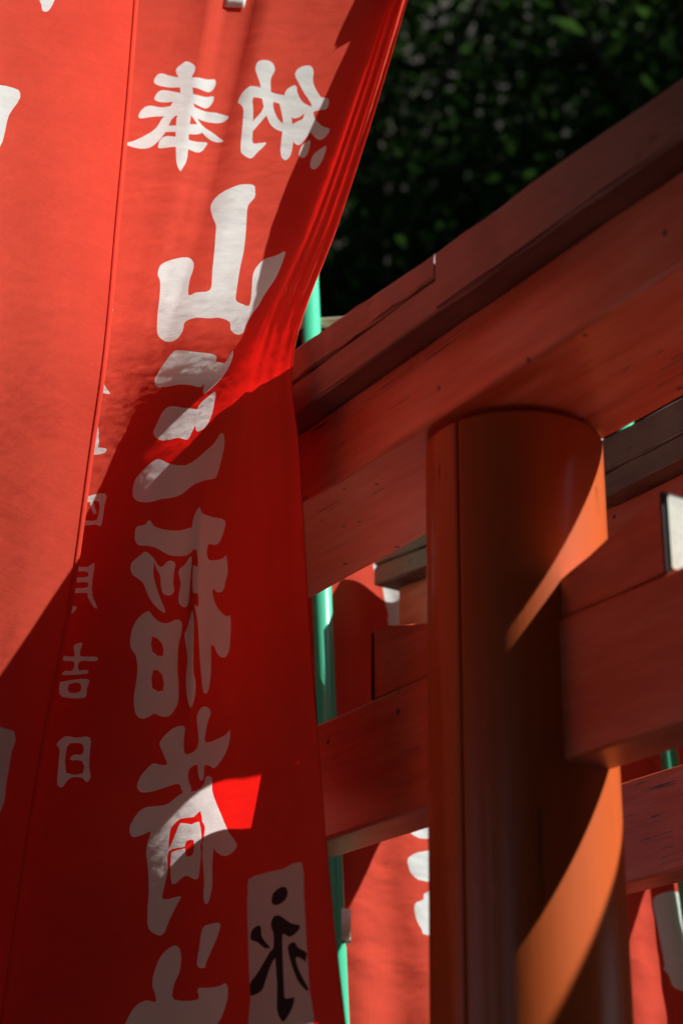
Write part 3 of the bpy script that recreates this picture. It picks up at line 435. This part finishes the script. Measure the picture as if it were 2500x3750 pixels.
CM = [M['red_cloth'], M['white_print'], M['patch_cloth'], M['ink']]
def banner(name_label, group, base, G, fold, prints, holes, patch, ink, nu, nv, pole_pts, rod_pts, rod_mat, tabs, rod_r=.011, pole_r=.017, hems=(0,1)):
    root = empty('banner', (0,0,0)); tag(root, name_label, 'banner', group)
    P = cloth(root, G, fold, prints, holes, patch, ink, CM, nu, nv)
    cols, rows = len(G[0]), len(G)
    for s in hems: hem(P, cols, rows, s, root)
    if pole_pts: pole_with_tip(root, pole_pts[0], pole_pts[1], pole_r)
    a, b = Vector(rod_pts[0]), Vector(rod_pts[1])
    tube('cross_rod', [a, b], rod_r, rod_mat, root, seg=24)
    for u, v in tabs:
        p_ = Vector(P(np.array([[u, v]]))[0]); t = max(.02, min(.98, (p_-a).dot(b-a)/(b-a).length_squared)); loop_tab(P, u, v, a+(b-a)*t, rod_r, .034, root)
    return root, P
GRP = 'red votive banners along the path'
fr = [Vector(q) for q in FRONT_ROD]
banner('red banner with white lettering and a black inked name patch, draped against the gate beam', GRP, None, CLOTH_FRONT, fold_front,
       FRONT_PRINT, FRONT_HOLES, FRONT_PATCH, FRONT_INK, 80, 260,
       [(fr[0].x+.02, fr[0].y+.06, 0), (fr[0].x+.02, fr[0].y+.06, fr[0].z+.15)], fr, M['cream_rod'], [(q[0], q[1]) for q in FRONT_TAB_UV])
sr = [Vector(q) for q in SIDE_ROD]
banner('red banner hanging in front, its smooth edge overlapping the lettered one', GRP, None, CLOTH_SIDE, fold_side,
       SIDE_PRINT, [], SIDE_PATCH, [], 60, 200,
       [(sr[0].x+.02, sr[0].y+.06, 0), (sr[0].x+.02, sr[0].y+.06, sr[0].z+.15)], sr, M['cream_rod'], [(.2,.03),(1.5,.03),(2.8,.03)])
rr_ = [Vector(q) for q in REAR_ROD]
rb, PR = banner('red sunlit banner on a bright green pole, behind the gate beams', GRP, None, CLOTH_REAR, fold_rear,
       REAR_PRINT, [], [], [], 50, 160, [tuple(q) for q in REAR_POLE], rr_, M['cream_rod'], [], rod_r=.0095)
frp = [Vector(q) for q in FAR_POLE]
ft = Vector(CLOTH_FAR[0][0]); ft2 = Vector(CLOTH_FAR[0][-1])
banner('dim red banner on a dark green pole, beyond the grey capped gate', GRP, None, CLOTH_FAR, fold_rear,
       FAR_PRINT, [], [], [], 50, 160, [tuple(q) for q in FAR_POLE], [ft+Vector((0,0,.03)), ft2+Vector((0,0,.03))], M['cream_rod'], [], rod_r=.0095)
# side loop tying the rear banner to its pole
bm = bmesh.new(); q = Vector(REAR_TAB[0]); bmesh.ops.create_cube(bm, size=1)
bmesh.ops.scale(bm, vec=(.030,.040,.052), verts=bm.verts); bmesh.ops.translate(bm, vec=q, verts=bm.verts)
bmesh.ops.bevel(bm, geom=bm.edges[:], offset=.008, segments=3)
mesh_obj('side_loop', bm, M['tape'], rb, smooth=True)

# ------------------------------------------------------------------ trees
w = N('bark'); b = w.noise(w.coord((6,6,1.2)), 5, 8, .7); w.principled(w.ramp(b, [(.3,(.025,.018,.012)),(.75,(.09,.07,.05))]), .9, w.bump(b,.9,.03)); M['bark'] = w.m
def leaf_material(name, col, tr):
    w = N(name); b = w.noise(w.coord(), .7, 3); c = w.mix(b, col, tuple(q*.55 for q in col))
    p_ = w.n('BsdfDiffuse'); w.l(c, p_.inputs['Color'])
    t = w.n('BsdfTranslucent'); t.inputs['Color'].default_value = (*tr, 1)
    mx = w.n('MixShader'); mx.inputs[0].default_value = .28; w.l(p_.outputs[0], mx.inputs[1]); w.l(t.outputs[0], mx.inputs[2]); w.l(mx.outputs[0], w.out.inputs[0]); return w.m
M['leaf'] = leaf_material('evergreen_leaf', (.018,.040,.013), (.05,.12,.02))
def tree(x, y, height, spread, nleaf, label, seed, leaf=(.045,.095)):
    r = np.random.default_rng(seed); root = empty('broadleaf_tree', (x, y, 0)); tag(root, label, 'tree', 'evergreen trees behind the gates')
    bm = bmesh.new(); tips = []
    def limb(a, b, ra, rb, n_=6, seg=9):
        rings = []; dirv = (b-a).normalized(); s1 = dirv.orthogonal().normalized(); s2 = dirv.cross(s1)
        for i in range(n_+1):
            t = i/n_; c = a.lerp(b, t)+Vector(r.normal(0, .05, 3))*min(1, ra*6)*(0 if i in (0,) else 1); rad = ra+(rb-ra)*t
            rings.append([bm.verts.new(c+(s1*math.cos(2*math.pi*k/seg)+s2*math.sin(2*math.pi*k/seg))*rad) for k in range(seg)])
        for p_, q_ in zip(rings, rings[1:]):
            for k in range(seg): bm.faces.new((p_[k], p_[(k+1)%seg], q_[(k+1)%seg], q_[k]))
    top = Vector((r.normal(0,.3), r.normal(0,.3), height*.8)); limb(Vector((0,0,-.1)), top, .28, .08, 10, 12)
    for k in range(16):
        t = r.uniform(.28, .97); a = Vector((0,0,0)).lerp(top, t); an = r.uniform(0, 2*math.pi); ln = spread*r.uniform(.55, 1.0)*(1.15-.5*t)
        b = a+Vector((math.cos(an)*ln, math.sin(an)*ln, ln*r.uniform(.15,.6))); limb(a, b, .09, .02); tips.append((a, b))
        for q in range(3):
            s_ = a.lerp(b, r.uniform(.4,.95)); e = s_+Vector(r.normal(0, .8, 3))+Vector((0,0,.3)); limb(s_, e, .03, .008, 4, 6); tips.append((s_, e))
    mesh_obj('trunk', bm, M['bark'], root, smooth=True)
    # leaf clumps along the limbs
    nc = 300; cl = []
    for k in range(nc):
        a, b = tips[r.integers(len(tips))]; cl.append(np.array(a.lerp(b, r.uniform(.35, 1.1)))+r.normal(0, .35, 3))
    cl = np.array(cl); per = nleaf//nc
    cen = np.repeat(cl, per, 0)+r.normal(0, 1, (nc*per, 3))*np.array([.62,.62,.42]); n_ = len(cen)
    d1 = r.normal(0,1,(n_,3)); d1 /= np.linalg.norm(d1, axis=1)[:,None]; d2 = np.cross(d1, r.normal(0,1,(n_,3))); d2 /= np.linalg.norm(d2, axis=1)[:,None]
    ln = r.uniform(*leaf,(n_,1)); wd = ln*.42
    V = np.empty((n_*4,3)); V[0::4] = cen-d1*ln; V[1::4] = cen+d2*wd; V[2::4] = cen+d1*ln; V[3::4] = cen-d2*wd
    me = bpy.data.meshes.new('crown'); me.vertices.add(n_*4); me.vertices.foreach_set('co', V.ravel())
    me.loops.add(n_*4); me.loops.foreach_set('vertex_index', np.arange(n_*4)); me.polygons.add(n_); me.polygons.foreach_set('loop_start', np.arange(0, n_*4, 4)); me.polygons.foreach_set('loop_total', np.full(n_, 4))
    me.update(); me.materials.append(M['leaf']); link(bpy.data.objects.new('crown', me), root)
    return root
# a steep wooded hillside closes the view behind the grove
bm = bmesh.new(); hv = {}
for i in range(41):
    for j in range(15):
        x = -45+i*2.6; y = 19+j*2.2
        hv[i,j] = bm.verts.new((x, y, -.2+62*(1-math.exp(-((y-19)/11.0)**1.3))+.8*noise.noise(Vector((x*.3,y*.3,0)))*min(1,j/2)))
for i in range(40):
    for j in range(14): bm.faces.new((hv[i,j], hv[i+1,j], hv[i+1,j+1], hv[i,j+1]))
mesh_obj('hillside', bm, M['soil'], smooth=True)['kind'] = 'structure'
protos = []
SPEC = [(44000,(.036,.080)),(44000,(.036,.080)),(21000,(.055,.125))]
def plant(k, x, y, s, rz, label=None, group='evergreen trees of the grove'):
    if k >= len(protos): protos.append(tree(x, y, 13.5, 4.6, SPEC[k][0], '', 50+k, SPEC[k][1])); o = protos[k]
    else: o = copy_tree(protos[k]); o.location = (x, y, 0)
    o.scale = (s, s, s); o.rotation_euler = (0, 0, rz); tag(o, label or 'dark evergreen tree added to fill and shade the grove around the gates', 'tree', group); return o
plant(0, 3.6, 15.6, 1.7, 0, 'dark evergreen tree over the cap boards of the gates')
plant(1, -3.2, 17.0, 1.6, 0, 'dark evergreen tree behind the green banner pole')
plant(1, 9.6, 12.6, 1.7, 2.1, 'dark evergreen tree beyond the far end of the gates')
k = 0
for kind, x, y, s in ((0,.2,19.5,1.8),(1,6.6,18.5,1.8),(0,12,16,1.8),(1,-7.5,18.0,1.5),(2,14.2,10.0,1.9),(2,18,14.5,1.8),(2,12.0,6.6,1.6),(2,19,7,1.8)) + \
        tuple((2,)+q for q in ((-7.6,4.0,1.2),(-4.6,-1.6,1.3),(-2.2,-5.2,1.2),(2.2,-6.2,1.1),(-8.5,.5,1.2),(-6.5,-5.5,1.1),(-7.5,8,1.2),(6.5,-9.5,1.2),(5.4,-5.8,1.0),(10,-7.6,1.0),(-3.8,-3.0,1.15),(1.2,-9,1.1),(-6.4,1.2,1.0),(1.3,-4.9,.95))):  # coarse-leaved trees right, left and behind: unseen, added to block sun and sky
    plant(kind, x, y, s, k*1.3); k += 1

# unseen clipped shrubs, added opposite the banners to shade the path
def shrub(seed):
    r = np.random.default_rng(seed); root = empty('shrub'); n_ = 5200
    ph = r.uniform(0, 2*np.pi, n_); hh = r.uniform(.12, 2.75, n_); rad = .62*np.sqrt(r.uniform(.25, 1, n_))*(1-.25*(hh/2.75)**4)
    cen = np.stack([np.cos(ph)*rad, np.sin(ph)*rad, hh], 1)
    d1 = r.normal(0,1,(n_,3)); d1 /= np.linalg.norm(d1, axis=1)[:,None]; d2 = np.cross(d1, r.normal(0,1,(n_,3))); d2 /= np.linalg.norm(d2, axis=1)[:,None]
    ln = r.uniform(.035,.075,(n_,1)); wd = ln*.5
    V = np.empty((n_*4,3)); V[0::4] = cen-d1*ln; V[1::4] = cen+d2*wd; V[2::4] = cen+d1*ln; V[3::4] = cen-d2*wd
    me = bpy.data.meshes.new('foliage'); me.from_pydata(V.tolist(), [], np.arange(n_*4).reshape(-1,4).tolist()); me.materials.append(M['leaf']); link(bpy.data.objects.new('foliage', me), root)
    bm = bmesh.new()
    for k in range(7):
        a = Vector(r.normal(0,.06,3)); a.z = 0; b = Vector((*r.normal(0,.25,2), 2.3)); s1 = Vector((1,0,0)); s2 = Vector((0,1,0)); rg = []
        for t_ in (0,.5,1):
            c = a.lerp(b, t_); rg.append([bm.verts.new(c+(s1*math.cos(q*math.pi/3)+s2*math.sin(q*math.pi/3))*(.025-.016*t_)) for q in range(6)])
        for x, y_ in zip(rg, rg[1:]):
            for q in range(6): bm.faces.new((x[q], x[(q+1)%6], y_[(q+1)%6], y_[q]))
    mesh_obj('stem', bm, M['bark'], root); return root
sh0 = shrub(91)
for i in range(7):
    o = sh0 if i == 0 else copy_tree(sh0)
    o.location = frame_pt(-1.75, -2.0+i*.95); o.rotation_euler = (0,0,i*1.1); o.scale = (1,1,.95+.05*(i%3))
    tag(o, 'unseen clipped evergreen shrub added to shade the path opposite the banners', 'shrub', 'unseen shrubs added to shade the path')
